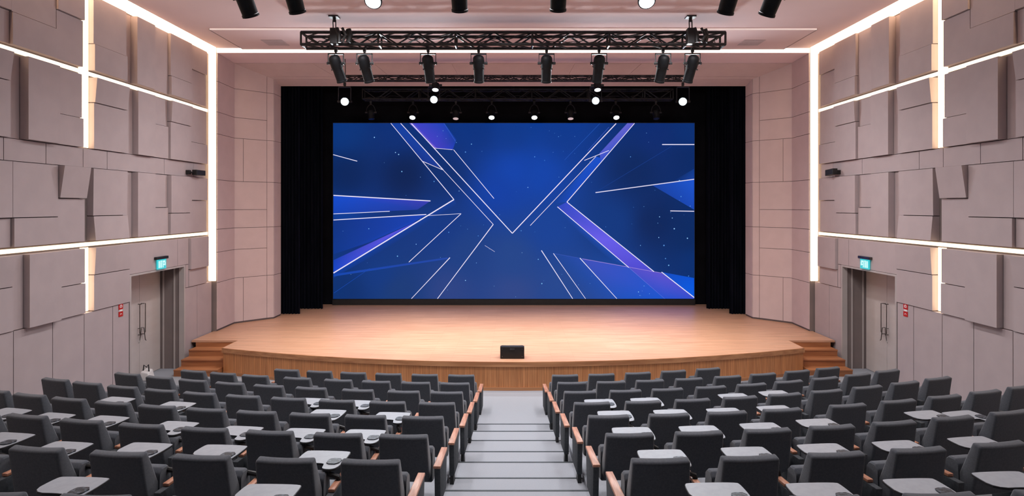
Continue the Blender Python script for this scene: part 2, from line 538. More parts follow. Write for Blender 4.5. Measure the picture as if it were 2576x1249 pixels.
    for j, (c0, c1) in enumerate(((1.795, 1.915), (1.655, 1.755))):
        m1 = MB()
        xs = sorted((s * (xw - 0.008), s * xw))
        m1.box(xs[0], xs[1], 11.735, 11.865, c0, c1)
        pl = part('notice', m1, [M['red']], root)
        m1 = MB()
        xs = sorted((s * (xw - 0.011), s * (xw - 0.007)))
        if j == 0:
            cy, cz = 11.8, 1.852
            ring = [(0.036 * math.cos(t * math.pi / 8), 0.036 * math.sin(t * math.pi / 8)) for t in range(-2, 11)]
            for p, q in zip(ring, ring[1:]):
                m1.hexa([(xx, cy + p_[0] * f, cz + p_[1] * f) for xx in xs for p_, f in ((p, 1), (q, 1), (q, .6), (p, .6))])
            m1.box(xs[0], xs[1], cy - .01, cy + .025, cz - .02, cz - .004)
        else:
            ring = [(0.028 * math.cos(t * math.pi / 8), 0.028 * math.sin(t * math.pi / 8)) for t in range(0, 9)]
            for p, q in zip(ring, ring[1:]):
                m1.hexa([(xx, 11.8 + p_[0] * f, 1.69 + p_[1] * f) for xx in xs for p_, f in ((p, 1), (q, 1), (q, .65), (p, .65))])
        part('symbol', m1, [M['white']], pl)
    m1 = MB()
    xs = sorted((s * (xw - 0.006), s * xw))
    m1.box(xs[0], xs[1], 11.755, 11.85, 1.757, 1.793)
    part('white_strip', m1, [M['white']], root)

    # ---- small black loudspeaker on a bracket
    root = empty('wall_speaker', f'small black box loudspeaker on bracket, {side} wall near the stage', 'speaker', (s * (XB - .1), 14.5, 4.5), 0, 'small wall loudspeakers')
    root['kind'] = 'thing'
    m1 = MB()
    if s < 0:
        m1.box(-7.70, -7.58, 14.29, 14.70, 4.585, 4.715)
    else:
        m1.hexa([(7.58, 14.15, 4.60), (7.70, 14.15, 4.60), (7.70, 14.5, 4.57), (7.58, 14.5, 4.57), (7.58, 14.15, 4.74), (7.70, 14.15, 4.74), (7.70, 14.5, 4.72), (7.58, 14.5, 4.72)])
    part('cabinet', m1, [M['blackmetal']], root, 0.012)
    m1 = MB()
    xs = sorted((s * 7.70, s * (XB - .065)))
    m1.box(xs[0], xs[1], 14.18, 14.26, 4.60, 4.70)
    m1.box(min(s * 7.66, s * 7.74), max(s * 7.66, s * 7.74), 14.2, 14.36, 4.635, 4.665)
    part('bracket', m1, [M['blackmetal']], root)

# back wall of the hall
mb = MB()
mb.box(-8.45, 8.45, YB - 0.2, YB, -0.1, 8.2)
struct(link('wall_back', mb.mesh('wall_back', [M['chairside']])))

# ================================================================= CEILING
mb = MB()
XC = 7.60                                                              # edge of the ceiling beside the cove slots
mb.box(-XC, XC, YB, 13.60, CEIL, CTOP)
mb.box(-XC, -6.93, 13.60, 15.31, CEIL, CTOP)
mb.box(6.93, XC, 13.60, 15.31, CEIL, CTOP)
mb.box(-6.93, 6.93, 13.612, 15.31, CEIL - 0.035, CTOP)
mb.box(-8.45, 8.45, YB, 19.8, CTOP, CTOP + 0.1)
ceil = struct(link('ceiling', mb.mesh('ceiling', [M['ceiling']])))
for s in (-1, 1):
    m1 = MB()
    m1.box(s * 6.93 - 0.008, s * 6.93 + 0.008, 13.61, 15.30, CEIL - 0.038, CEIL + 0.005)
    part('panel_joint', m1, [M['joint']], ceil)
m1 = MB()
m1.box(-6.928, 6.928, 13.600, 13.611, CEIL - 0.034, CEIL - 0.001)
o = link('ceiling_light_strip', m1.mesh('slot_strip', [M['slot_led']]))
o['kind'] = 'thing'
tag(o, 'faint pale light slot running across the ceiling above the front truss', 'light strip')
m1 = MB()
m1.box(-7.64, 7.64, 15.378, 15.392, 7.805, 7.96)
o = link('ceiling_light_strip', m1.mesh('front_cove_strip', [M['front_cove']]))
o['kind'] = 'thing'
tag(o, 'bright horizontal light slot between ceiling and stage header', 'light strip')
for s in (-1, 1):
    root = empty('ceiling_vent', 'flat grey air vent in the ceiling, %s of the front truss' % ('left' if s < 0 else 'right'), 'vent', (s * 5.85, 14.66, CEIL - .035), 0, 'ceiling air vents')
    root['kind'] = 'thing'
    m1 = MB()
    m1.box(s * 5.85 - .255, s * 5.85 + .255, 14.41, 14.91, CEIL - .045, CEIL - .034)
    part('plate', m1, [M['vent']], root)
    m1 = MB()
    for j in range(9):
        m1.box(s * 5.85 - .24, s * 5.85 + .24, 14.44 + j * .05, 14.47 + j * .05, CEIL - .048, CEIL - .044)
    part('louvre', m1, [M['vent']], root)

# ================================================================= PROSCENIUM
PL = [(-7.66, 15.40, 7.80), (-7.68, 16.40, 7.78), (-7.035, 17.02, 7.55), (-6.89, 17.14, 7.50), (-6.89, 17.64, 7.40)]
ZS0 = 0.607
SEAMS = [0.605, 1.86, 2.645, 3.24, 3.74, 4.52, 5.71, 6.28, 7.07]
for side, s in (('left', -1), ('right', 1)):
    mb = MB()
    P = [(-s * x, y, z) for x, y, z in PL]          # PL has negative x
    for (x0, y0, z0), (x1, y1, z1) in zip(P, P[1:]):
        mb.quad((x0, y0, ZS0), (x1, y1, ZS0), (x1, y1, z1 + .02), (x0, y0, z0 + .02))
    x0, y0, z0 = P[0]
    mb.quad((s * 7.86, y0, ZS0), (x0, y0, ZS0), (x0, y0, CTOP), (s * 7.86, y0, CTOP))
    x4, y4, z4 = P[4]
    mb.quad((x4, y4, ZS0), (s * 7.9, y4, ZS0), (s * 7.9, y4, CTOP), (x4, y4, CTOP))
    wall = struct(link('wall_stage_' + side, mb.mesh('wall_stage_' + side, [M['wallback']])))

    def tp(i, t):
        (xa, ya, za), (xb_, yb_, zb) = P[i], P[i + 1]
        return (xa + (xb_ - xa) * t, ya + (yb_ - ya) * t, za + (zb - za) * t)

    def slab(i, t0, t1, z0, z1, th):
        A, B = tp(i, t0), tp(i, t1)
        za = min(z1, A[2]) if z1 < 7.3 else A[2]
        zb = min(z1, B[2]) if z1 < 7.3 else B[2]
        q = [(A[0], A[1], z0), (B[0], B[1], z0), (B[0], B[1], zb), (A[0], A[1], za)]
        if s > 0:
            q = [q[1], q[0], q[3], q[2]]
        m1 = MB()
        m1.slab(*q, th, 0.006)
        part('cladding_panel', m1, [M['pros']], wall)
    off = [0.02, 0.02, 0.02, 0.05, 0.035, 0.02, 0.02, 0.0, 0.02]
    for j in range(9):
        z0 = SEAMS[j] + (0.04 if j == 0 else 0)
        z1 = SEAMS[j + 1] if j < 8 else 7.8
        slab(0, 0, 1, z0, z1, 0.02)
        if j in (0, 5):
            slab(1, 0, 0.27, z0, z1, 0.02)
            slab(1, 0.27, 1, z0, z1, 0.02)
        else:
            slab(1, 0, 1, z0, z1, 0.02)
    big = [0.645, 1.86, 3.24, 4.52, 5.71, 7.07, 7.8]
    for z0, z1 in zip(big, big[1:]):
        slab(2, 0, 1, z0, z1, 0.02)
        slab(3, 0, 1, z0, z1, 0.02)
    m1 = MB()      # dark shadow gap at the foot
    for (xa, ya, za), (xc, yc, zc) in zip(P, P[1:]):
        q = [(xa, ya, 0.607), (xc, yc, 0.607), (xc, yc, 0.647), (xa, ya, 0.647)]
        if s > 0:
            q = [q[1], q[0], q[3], q[2]]
        m1.slab(*q, 0.006, 0)
    part('shadow_gap', m1, [M['joint']], wall)

mb = MB()
for (x0, y0, z0), (x1, y1, z1) in zip(PL, PL[1:]):
    mb.quad((x0, y0, z0), (-x0, y0, z0), (-x1, y1, z1), (x1, y1, z1))
mb.box(-7.66, 7.66, 15.40, 15.43, 7.80, CTOP)
mb.quad((-7.9, 17.64, 7.40), (7.9, 17.64, 7.40), (7.9, 17.64, CTOP), (-7.9, 17.64, CTOP))
head = struct(link('wall_stage_header', mb.mesh('wall_stage_header', [M['soffit']])))
for i in (1, 2, 3):
    (x0, y0, z0), (x1, y1, z1) = PL[i], PL[i + 1]
    cuts = [-1, -.72, -.5, -.22, .22, .46, .68, 1]
    if i > 1:
        cuts = [-1, -.5, .22, 1] if i == 2 else [-1, 1]
    for c0, c1 in zip(cuts, cuts[1:]):
        m1 = MB()
        m1.slab((x0 * -c0, y0, z0), (x1 * -c0, y1, z1), (x1 * -c1, y1, z1), (x0 * -c1, y0, z0), 0.015, 0.007)
        part('soffit_panel', m1, [M['pros']], head)

# black stage house
mb = MB()
mb.box(-8.4, 8.4, 19.62, 19.8, 0, 8.2)
mb.box(-8.4, 8.4, 17.66, 19.8, 8.05, 8.13)
mb.box(-8.40, -7.9, 17.66, 19.8, 0, 8.2)
mb.box(7.9, 8.40, 17.66, 19.8, 0, 8.2)
struct(link('wall_stage_back', mb.mesh('wall_stage_back', [M['black_room']])))

# ================================================================= STAGE
ZS = 0.605
ARC = 0.0275


def front(x, off=0.0):
    return 12.39 + ARC * x * x + off


XS = 6.62
arc = [(-XS + 2 * XS * i / 60) for i in range(61)]
outline = [(x, front(x)) for x in arc] + [(XS, 14.35), (7.74, 14.35), (7.74, 15.38), (7.80, 15.42), (7.80, 16.46), (7.12, 17.08), (7.0, 17.66), (7.85, 17.68), (7.85, 19.61),
                                          (-7.85, 19.61), (-7.85, 17.68), (-7.0, 17.66), (-7.12, 17.08), (-7.80, 16.46), (-7.80, 15.42), (-7.74, 15.38), (-7.74, 14.35), (-XS, 14.35)]
stage = empty('stage', 'wide wooden stage with curved front edge before the screen', 'stage', (0, 16, 0))
mb = MB()
mb.prism(outline, 0.56, ZS)
part('deck', mb, [M['deck']], stage)


def ribbon(o0, o1, z0, z1):
    m1 = MB()
    pts = [(x, front(x)) for x in arc]
    for (xa, ya), (xc, yc) in zip(pts, pts[1:]):
        m1.hexa([(xa, ya + o0, z0), (xc, yc + o0, z0), (xc, yc + o1, z0), (xa, ya + o1, z0), (xa, ya + o0, z1), (xc, yc + o0, z1), (xc, yc + o1, z1), (xa, ya + o1, z1)])
    for s in (-1, 1):
        xs = sorted((s * (XS - o0), s * (XS - o1)))
        m1.box(xs[0], xs[1], front(XS) + o0, 14.36, z0, z1)
    return m1


part('edge_trim', ribbon(-0.02, 0.02, 0.50, ZS - 0.003), [M['trimwood']], stage)
part('front_panel', ribbon(0.015, 0.05, 0.07, 0.50), [M['fascia']], stage)
part('base_trim', ribbon(0.0, 0.05, 0.0, 0.07), [M['trimwood']], stage)
for s, side in ((-1, 'left'), (1, 'right')):
    root = empty('stage_steps', f'three wooden steps up to the stage beside the {side} wall', 'steps', (s * 7.1, 13.9, 0), 0, 'steps at both ends of the stage')
    ys = [14.35, 14.05, 13.72, 13.42]
    for j in range(3):
        m1 = MB()
        xs = sorted((s * (XS + 0.03), s * 7.64))
        z1 = 0.151 * (3 - j)
        m1.box(xs[0], xs[1], ys[j + 1], ys[j] - 0.004, 0, z1 - 0.03)
        m1.box(xs[0], xs[1], ys[j + 1] - 0.012, ys[j] - 0.004, z1 - 0.03, z1)
        part('step', m1, [M['stepwood']], root)
    m1 = MB()
    xs = sorted((s * (XS + 0.03), s * 7.64))
    m1.box(xs[0], xs[1], 14.352, 14.37, 0.0, 0.555)
    part('riser', m1, [M['stepwood']], root)

# floor monitor at the stage edge
root = empty('stage_monitor', 'black wedge floor monitor at the centre of stage edge', 'speaker', (-0.02, 12.75, ZS))
m1 = MB()
m1.hexa([(-.275, 12.62, ZS + .002), (.235, 12.62, ZS + .002), (.235, 13.0, ZS + .002), (-.275, 13.0, ZS + .002),
         (-.275, 12.62, ZS + .255), (.235, 12.62, ZS + .255), (.235, 12.74, ZS + .255), (-.275, 12.74, ZS + .255)])
part('cabinet', m1, [M['blackmetal']], root, 0.008)
m1 = MB()
m1.hexa([(-.25, 12.76, ZS + .245), (.21, 12.76, ZS + .245), (.21, 12.985, ZS + .035), (-.25, 12.985, ZS + .035),
         (-.25, 12.77, ZS + .255), (.21, 12.77, ZS + .255), (.21, 12.995, ZS + .045), (-.25, 12.995, ZS + .045)])
part('grille', m1, [M['truss']], root)
m1 = MB()
for x in (-.24, .18):
    m1.box(x, x + .02, 12.612, 12.62, ZS + .04, ZS + .055)
    m1.box(x, x + .02, 12.612, 12.62, ZS + .20, ZS + .215)
m1.box(-.07, .03, 12.613, 12.62, ZS + .19, ZS + .225)
part('corner_fitting', m1, [M['steel']], root)


# curtains
def drape(name, label, x0, x1, y, z0, z1, folds, amp=0.06):
    m1 = MB()
    n = folds * 10
    fr, bk = [], []
    for i in range(n + 1):
        t = i / n
        x = x0 + (x1 - x0) * t
        dy = amp * math.sin(t * folds * 2 * math.pi) + 0.3 * amp * math.sin(t * folds * 4.7 + 1)
        fr.append((x, y + dy))
        bk.append((x, y + dy + 0.02))
    m1.prism(fr + bk[::-1], z0, z1)
    o = link(name, m1.mesh(name, [M['drape']], smooth=True))
    tag(o, label, 'curtain', 'black stage curtains')
    return o


drape('stage_curtain', 'black stage curtain at far left, nearest the proscenium', WX(700, 17.85), WX(754, 17.85), 17.85, ZS + .01, 7.9, 7)
drape('stage_curtain', 'black stage curtain left of the screen, set behind the outer one', WX(735, 18.75), WX(812, 18.75), 18.75, ZS + .01, 7.9, 9)
drape('stage_curtain', 'black stage curtain at far right, nearest the proscenium', WX(1836, 17.85), WX(1888, 17.85), 17.85, ZS + .01, 7.9, 7)
drape('stage_curtain', 'black stage curtain right of the screen, set behind the outer one', WX(1778, 18.75), WX(1850, 18.75), 18.75, ZS + .01, 7.9, 9)

# ================================================================= LED SCREEN
YSc = 19.45
root = empty('led_screen', 'huge blue video wall showing white and violet angled lines', 'screen', (0, YSc, ZS))
SX0, SX1, SZ0, SZ1 = WX(838, YSc), WX(1747, YSc), WZ(752.5, YSc), WZ(310, YSc)
m1 = MB()
m1.box(SX0 - .02, SX1 + .02, YSc + 0.012, YSc + 0.14, SZ0 - 0.02, SZ1 + .02)
part('cabinet', m1, [M['blackmetal']], root)
m1 = MB()
m1.box(SX0 - .02, SX1 + .02, YSc - 0.02, YSc + 0.14, ZS + .002, SZ0 - 0.022)
part('base_skirt', m1, [M['blackmetal']], root)

CTRL = [((860, 330), (2, 52, 124)), ((1000, 330), (3, 46, 118)), ((1200, 330), (4, 50, 128)), ((1290, 330), (5, 56, 140)), ((1420, 330), (6, 56, 142)),
        ((1650, 340), (4, 42, 112)), ((1740, 330), (3, 46, 115)), ((870, 440), (0, 36, 92)), ((1020, 440), (0, 32, 84)), ((1120, 440), (2, 44, 110)),
        ((1290, 430), (8, 66, 172)), ((1250, 480), (7, 62, 165)), ((1360, 440), (8, 66, 170)), ((1600, 430), (0, 38, 96)), ((1730, 400), (2, 40, 102)),
        ((900, 600), (6, 46, 120)), ((1100, 570), (8, 54, 132)), ((1180, 640), (24, 62, 132)), ((1290, 650), (30, 68, 138)), ((1380, 580), (14, 64, 150)),
        ((1540, 560), (4, 54, 128)), ((1650, 560), (0, 36, 92)), ((1730, 600), (0, 40, 98)), ((870, 735), (6, 48, 112)), ((1000, 730), (22, 58, 120)),
        ((1130, 735), (42, 66, 132)), ((1290, 740), (46, 70, 136)), ((1420, 720), (34, 70, 142)), ((1540, 730), (22, 76, 170)), ((1740, 660), (2, 46, 112)),
        ((870, 560), (4, 60, 150)), ((960, 690), (10, 56, 130))]


def base_col(u, v):
    sw = 0
    c = [0, 0, 0]
    for (a, b), k in CTRL:
        w = 1.0 / ((a - u) ** 2 + (b - v) ** 2 + 400) ** 1.5
        sw += w
        for i in range(3):
            c[i] += w * k[i]
    return tuple(x / sw for x in c)


sv, sf, sc = [], [], []


def sp(u, v, layer):
    return (WX(u, YSc), YSc - 0.002 * layer, WZ(v, YSc))


NX, NZ = 110, 56
for j in range(NZ + 1):
    for i in range(NX + 1):
        u, v = 838 + 909 * i / NX, 310 + 442.5 * j / NZ
        sv.append(sp(u, v, 0))
        sc.append(base_col(u, v))
for j in range(NZ):
    for i in range(NX):
        a = j * (NX + 1) + i
        sf.append((a, a + NX + 1, a + NX + 2, a + 1))


def spoly(pts, cols, layer):
    b = len(sv)
    for i, p in enumerate(pts):
        p = (min(max(p[0], 838.2), 1746.8), min(max(p[1], 310.2), 752.3))
        sv.append(sp(p[0], p[1], layer))
        c = cols[i] if isinstance(cols, list) else cols
        sc.append(base_col(*p) if c is None else c)
    sf.append(tuple(range(b, b + len(pts))))


def sline(a, b, w=2.0, c=(232, 226, 250), c2=None, layer=4):
    dx, dy = b[0] - a[0], b[1] - a[1]
    L = math.hypot(dx, dy)
    nx, ny = -dy / L * w / 2, dx / L * w / 2
    c2 = c2 or c
    spoly([(a[0] + nx, a[1] + ny), (a[0] - nx, a[1] - ny), (b[0] - nx, b[1] - ny), (b[0] + nx, b[1] + ny)], [c, c, c2, c2], layer)


V = (92, 84, 222)
B1 = (22, 72, 196)
spoly([(983, 310), (1008, 310), (1112, 424), (1066, 408)], [(14, 62, 160), (14, 62, 160), (20, 58, 150), (16, 50, 140)], 1)
spoly([(1035, 310), (1118, 310), (1148, 352), (1139, 377), (1093, 373)], [(66, 66, 200), (24, 66, 180), (14, 60, 160), (34, 62, 190), (70, 62, 196)], 1)
spoly([(1030, 310), (1042, 310), (1102, 374), (1093, 373)], [(130, 110, 225), (60, 66, 200), (60, 60, 190), (150, 110, 215)], 2)
spoly([(839, 492), (1083, 506), (1050, 528), (839, 538)], [(16, 76, 205), (58, 60, 178), (30, 58, 160), (14, 66, 180)], 1)
spoly([(839, 555), (1072, 541), (1040, 560), (930, 610), (839, 640)], [(8, 50, 130), (16, 64, 180), (18, 66, 186), (12, 60, 160), (8, 54, 140)], 1)
spoly([(839, 687), (839, 655), (1000, 580), (1060, 552)], [(16, 70, 200), (14, 62, 180), V, (40, 70, 200)], 2)
spoly([(839, 687.4), (1142, 502.5), (1150, 515), (990, 615), (839, 700)], [(8, 62, 170), (10, 60, 150), None, None, (8, 56, 140)], 1)
spoly([(839, 690), (1125, 648), (1128, 652), (839, 696)], [(14, 66, 170), (30, 70, 165), (30, 70, 165), (18, 74, 180)], 2)
spoly([(1402, 520.6), (1426, 508.7), (1540, 600), (1500, 604)], [(44, 70, 190), (50, 74, 200), (100, 92, 232), (104, 92, 232)], 2)
spoly([(1500, 604), (1540, 600), (1645, 684), (1581.7, 673.5)], [(104, 92, 232), (100, 92, 232), (72, 72, 205), (80, 74, 210)], 2)
spoly([(1402, 520.6), (1500, 604), (1581.7, 673.5), (1530, 650), (1440, 570)], [(16, 66, 160), (26, 74, 180), (20, 72, 170), None, None], 1)
spoly([(1578, 310), (1597, 310), (1512, 409), (1508, 386)], [(100, 100, 205), (92, 92, 205), (40, 78, 200), (80, 88, 200)], 2)
spoly([(1499, 394), (1520, 400), (1426, 508.7), (1396, 512)], [(24, 80, 200), (14, 76, 200), (12, 68, 180), None], 1)
spoly([(1640, 466), (1746, 451.4), (1746, 528)], [(16, 64, 160), (26, 84, 205), (20, 70, 180)], 1)
spoly([(1690, 458), (1746, 425), (1746, 451)], [None, (10, 56, 135), (16, 64, 160)], 1)
spoly([(1392, 638), (1464, 651), (1551, 752), (1473, 752)], [(24, 68, 150), (34, 74, 170), (30, 76, 170), (34, 70, 146)], 1)
spoly([(1464, 651), (1581, 673), (1672, 752), (1551, 752)], [(60, 78, 185), (46, 82, 196), (22, 84, 205), (26, 80, 185)], 1)
spoly([(1581, 673.5), (1664, 687), (1746, 749), (1746, 752), (1672, 752)], [(80, 78, 200), (92, 82, 205), (54, 76, 205), (50, 76, 205), (30, 80, 205)], 1)
spoly([(1664, 685), (1746, 700), (1746, 749)], [(10, 74, 190), (0, 82, 215), (0, 92, 228)], 1)
LN = [((983.3, 310), (1142, 502.5), 1.9), ((1142, 502.5), (839, 687.4), 2.8), ((1008, 310), (1115, 428), 2.3), ((1115, 428), (1240.8, 565), 1.3), ((1240.8, 565), (1100.5, 752.5), 2.1),
      ((1035, 311), (1288.8, 587.5), 2.1), ((1288.8, 587.5), (1549.8, 311), 2.2), ((1141, 377), (1242.7, 500), 1.5), ((1093, 373), (1139, 377), 1.1),
      ((1160, 538), (1028.7, 660), 1.6), ((1075, 543), (1160, 538), 1.0), ((1132, 648.6), (1035, 752.5), 2.0), ((838, 389.5), (898.8, 406), 1.8),
      ((839, 492), (1083, 506), 2.4), ((839, 538.7), (980.6, 532), 1.5), ((839, 554), (1072.5, 540), 2.0), ((1219.7, 618), (1244.7, 634), 0.7),
      ((1062, 405.7), (1112, 427), 1.4), ((1596, 310.4), (1426, 508.7), 2.0), ((1426, 508.7), (1645, 684), 2.0), ((1402, 520.6), (1581.7, 673.5), 1.8),
      ((1333.8, 568), (1499, 394), 1.3), ((1470, 404), (1531.7, 379), 1.4), ((1498, 485), (1746, 451.4), 2.0), ((1665.5, 364), (1746.6, 364), 2.2),
      ((1686, 531), (1746, 532), 2.0), ((1361.9, 630.5), (1440.6, 752.5), 2.0), ((1392, 638), (1473, 752.5), 1.6), ((1458.7, 649.7), (1551.7, 752.5), 1.9),
      ((1664, 685), (1746, 749), 2.2)]
for a, b, w in LN:
    sline(a, b, w)
for a, b, w, c in (((1464.5, 651.6), (1664, 687.4), 1.4, (150, 130, 215)), ((1581.7, 673.5), (1672, 752.5), 0.9, (110, 120, 220)), ((1509, 311), (1420, 403), 0.8, (40, 90, 190)),
                   ((1117, 311), (1146, 356), 0.9, (60, 100, 200)), ((1498, 484), (1690, 368), 1.0, (20, 60, 140)), ((840, 738), (930, 676), 0.9, (20, 74, 180)),
                   ((1392, 638), (1464, 651), 0.8, (60, 90, 190)), ((1532, 320), (1478, 380), 0.9, (70, 100, 210))):
    sline(a, b, w, c, layer=3)
rs = random.Random(3)
DOTS = [(942, 346), (995, 384), (1003, 389), (1011, 432), (1092, 457), (1155, 481), (1328, 472), (1586, 395), (1659, 546), (1691, 549), (1696, 576), (1657, 598), (1611, 618),
        (1670, 618), (1729, 600), (1674, 651), (1682, 668), (1732, 695), (1129, 585), (1203, 594), (1171, 706), (1000, 645), (1186, 363), (1148, 359), (1171, 383), (1354, 653), (1363, 714),
        (1606, 735), (1620, 720), (1047, 615), (1311, 581), (1370, 404), (928, 576), (1345, 395), (1709, 455), (1713, 495)] + [(rs.uniform(845, 1740), rs.uniform(316, 748)) for _ in range(60)]
for i, (u, v) in enumerate(DOTS):
    r = rs.uniform(1.0, 1.9) if i < 36 else rs.uniform(0.5, 0.9)
    spoly([(u + r * math.cos(k * math.pi / 3), v + r * math.sin(k * math.pi / 3)) for k in range(6)], rs.choice([(120, 180, 230), (150, 200, 245), (90, 150, 220)]), 5)
me = bpy.data.meshes.new('display')
me.from_pydata(sv, [], sf)
ca = me.color_attributes.new('Picture', 'FLOAT_COLOR', 'POINT')
for i, c in enumerate(sc):
    ca.data[i].color = (s2l(c[0]), s2l(c[1]), s2l(c[2]), 1.0)
mt, nt, bs = new_mat('video_wall_picture')
at = nt.nodes.new('ShaderNodeVertexColor')
at.layer_name = 'Picture'
bs.inputs['Base Color'].default_value = (0.005, 0.005, 0.006, 1)
bs.inputs['Roughness'].default_value = 0.6
bs.inputs['Specular IOR Level'].default_value = 0.1
nt.links.new(at.outputs['Color'], bs.inputs['Emission Color'])
bs.inputs['Emission Strength'].default_value = 1.0
me.materials.append(mt)
bm = bmesh.new()
bm.from_mesh(me)
for f in bm.faces:
    f.normal_update()
    if f.normal.y > 0:
        f.normal_flip()
bm.to_mesh(me)
bm.free()
link('display', me, root, -Vector(root.location))


# ================================================================= TRUSSES AND LIGHTS
def truss(name, label, x0, x1, y, z0, z1, depth, r=0.03, bay=0.5, cables=True):
    root = empty(name, label, 'truss', ((x0 + x1) / 2, y, z0))
    root['kind'] = 'thing'
    ya, yb = y - depth / 2, y + depth / 2
    for yy in (ya, yb):
        for zz in (z0 + r, z1 - r):
            m1 = MB()
            m1.tube([(x0, yy, zz), (x1, yy, zz)], r, 8)
            part('chord', m1, [M['truss']], root, smooth=True)
    n = max(2, int(round((x1 - x0) / bay)))
    m1 = MB()
    for i in range(n):
        xa, xb_ = x0 + (x1 - x0) * i / n, x0 + (x1 - x0) * (i + 1) / n
        za, zb = (z0 + r, z1 - r) if i % 2 else (z1 - r, z0 + r)
        for yy in (ya, yb):
            m1.tube([(xa, yy, za), (xb_, yy, zb)], r * 0.55, 6)
        m1.tube([(xa, ya, z0 + r), (xb_, yb, z0 + r)], r * 0.5, 6)
        m1.tube([(xa, yb, z1 - r), (xb_, ya, z1 - r)], r * 0.5, 6)
    for i in range(0, n + 1):
        xa = x0 + (x1 - x0) * i / n
        if i % 4 == 0 or i == n:
            for yy in (ya, yb):
                m1.tube([(xa, yy, z0 + r), (xa, yy, z1 - r)], r * 0.7, 6)
            for zz in (z0 + r, z1 - r):
                m1.tube([(xa, ya, zz), (xa, yb, zz)], r * 0.7, 6)
    part('lattice', m1, [M['truss']], root, smooth=True)
    if cables:
        rr = random.Random(len(label))
        for base, lo, hi in ((z0 + 2 * r, 0.0, 0.05), (z1 - 2.6 * r, 0.01, 0.04), (z0 + 2.2 * r, 0.0, 0.10)):
            m1 = MB()
            pts = []
            nn = int((x1 - x0) / 0.12)
            for i in range(nn + 1):
                pts.append((x0 + 0.1 + (x1 - x0 - 0.2) * i / nn, y + rr.uniform(-depth * .35, depth * .35), base + rr.uniform(lo, hi) * (1 if base < (z0 + z1) / 2 else -1)))
            m1.tube(pts, 0.011, 5)
            part('cable', m1, [M['cable']], root, smooth=True)
    return root


YT1 = 13.05
T1Z0, T1Z1 = WZ(121, YT1), WZ(83, YT1)
truss('lighting_truss', 'long heavy black box truss hung below the ceiling in front of the stage', WX(764, YT1), WX(1818, YT1), YT1, T1Z0, T1Z1, 0.34, 0.034, 0.42)
YT2 = 16.0
T2Z0, T2Z1 = WZ(205, YT2), WZ(190, YT2)
truss('lighting_truss', 'thin black truss just below the stage header', WX(866, YT2), WX(1722, YT2), YT2, T2Z0, T2Z1, 0.16, 0.016, 0.28)
YT3 = 18.2
T3Z0, T3Z1 = WZ(253, YT3), WZ(224, YT3)
truss('lighting_truss', 'dim black truss over the stage inside the opening', WX(915, YT3), WX(1690, YT3), YT3, T3Z0, T3Z1, 0.30, 0.026, 0.42)
YT4 = 8.4
truss('lighting_truss', 'black truss over the audience, above the frame of the photo', -4.6, 4.7, YT4, 7.28, 7.58, 0.3, 0.028, 0.5, False)


def hoist(label, x, y, ztop, zbot, bulky=True):
    root = empty('chain_hoist', label, 'hoist', (x, y, zbot), 0)
    m1 = MB()
    m1.box(x - .10, x + .10, y - .10, y + .10, ztop - 0.03, ztop - 0.002)
    m1.tube([(x, y, ztop - .03), (x, y, ztop - .11)], 0.035, 8)
    part('ceiling_plate', m1, [M['blackmetal']], root)
    m1 = MB()
    m1.tube([(x - .03, y, ztop - .08), (x - .02, y, zbot + .25)], 0.012, 6)
    m1.tube([(x + .03, y, ztop - .08), (x + .035, y, zbot + .25)], 0.012, 6)
    part('chain', m1, [M['blackmetal']], root)
    if bulky:
        m1 = MB()
        m1.box(x - .075, x + .075, y - .08, y + .08, zbot + .02, ztop - .26)
        m1.tube([(x + .06, y - .05, ztop - .26), (x + .12, y - .05, ztop - .42), (x + .12, y - .05, zbot + .05)], 0.05, 8)
        part('motor', m1, [M['blackmetal']], root, 0.01)
        m1 = MB()
        m1.tube([(x + .3, y, zbot + .34), (x + .34, y, zbot + .2), (x + .30, y, zbot + .06)], 0.06, 8)
        m1.tube([(x + .2, y - .1, zbot + .34), (x + .28, y - .12, zbot + .18), (x + .20, y - .1, zbot + .04)], 0.03, 8)
        part('cable_coil', m1, [M['cable']], root)
    return root


hoist('black chain hoist holding up left end of the front truss', WX(841, YT1 - .3), YT1 - .3, CEIL, T1Z0 - 0.02)
hoist('black chain hoist holding up right end of the front truss', WX(1737, YT1 - .3), YT1 - .3, CEIL, T1Z0 - 0.02)
hoist('small black hanger above the middle of the stage truss', WX(1290, YT3), YT3, 8.045, T3Z1 - .22, False)
for side, u in (('left', 868), ('right', 1722)):
    m1 = MB()
    x = WX(u, YT2)
    m1.tube([(x, YT2, T2Z1 + .002), (x + .01, YT2, (T2Z0 + 7.7) / 2), (x, YT2, 7.80)], 0.012, 6)
    o = link('hanging_cable', m1.mesh('hanging_cable', [M['cable']]))
    tag(o, f'thin black cable suspending the {side} end of the thin truss', 'cable', 'cables hanging the thin truss')
for x in (-4.0, 0.0, 4.0):
    m1 = MB()
    m1.tube([(x, YT4, 7.585), (x, YT4, CEIL)], 0.02, 6)
    o = link('hanging_rod', m1.mesh('hanging_rod', [M['blackmetal']]))
    tag(o, 'black rod suspending the truss over the audience', 'rod', 'rods of the audience truss')


def lathe_along(m1, origin, axis, prof, n=20, mi=0):
    """prof: list of (distance along axis, radius)"""
    o, a = Vector(origin), Vector(axis).normalized()
    m1.tube([o + a * d for d, r in prof], [max(r, 1e-4) for d, r in prof], n, mi)


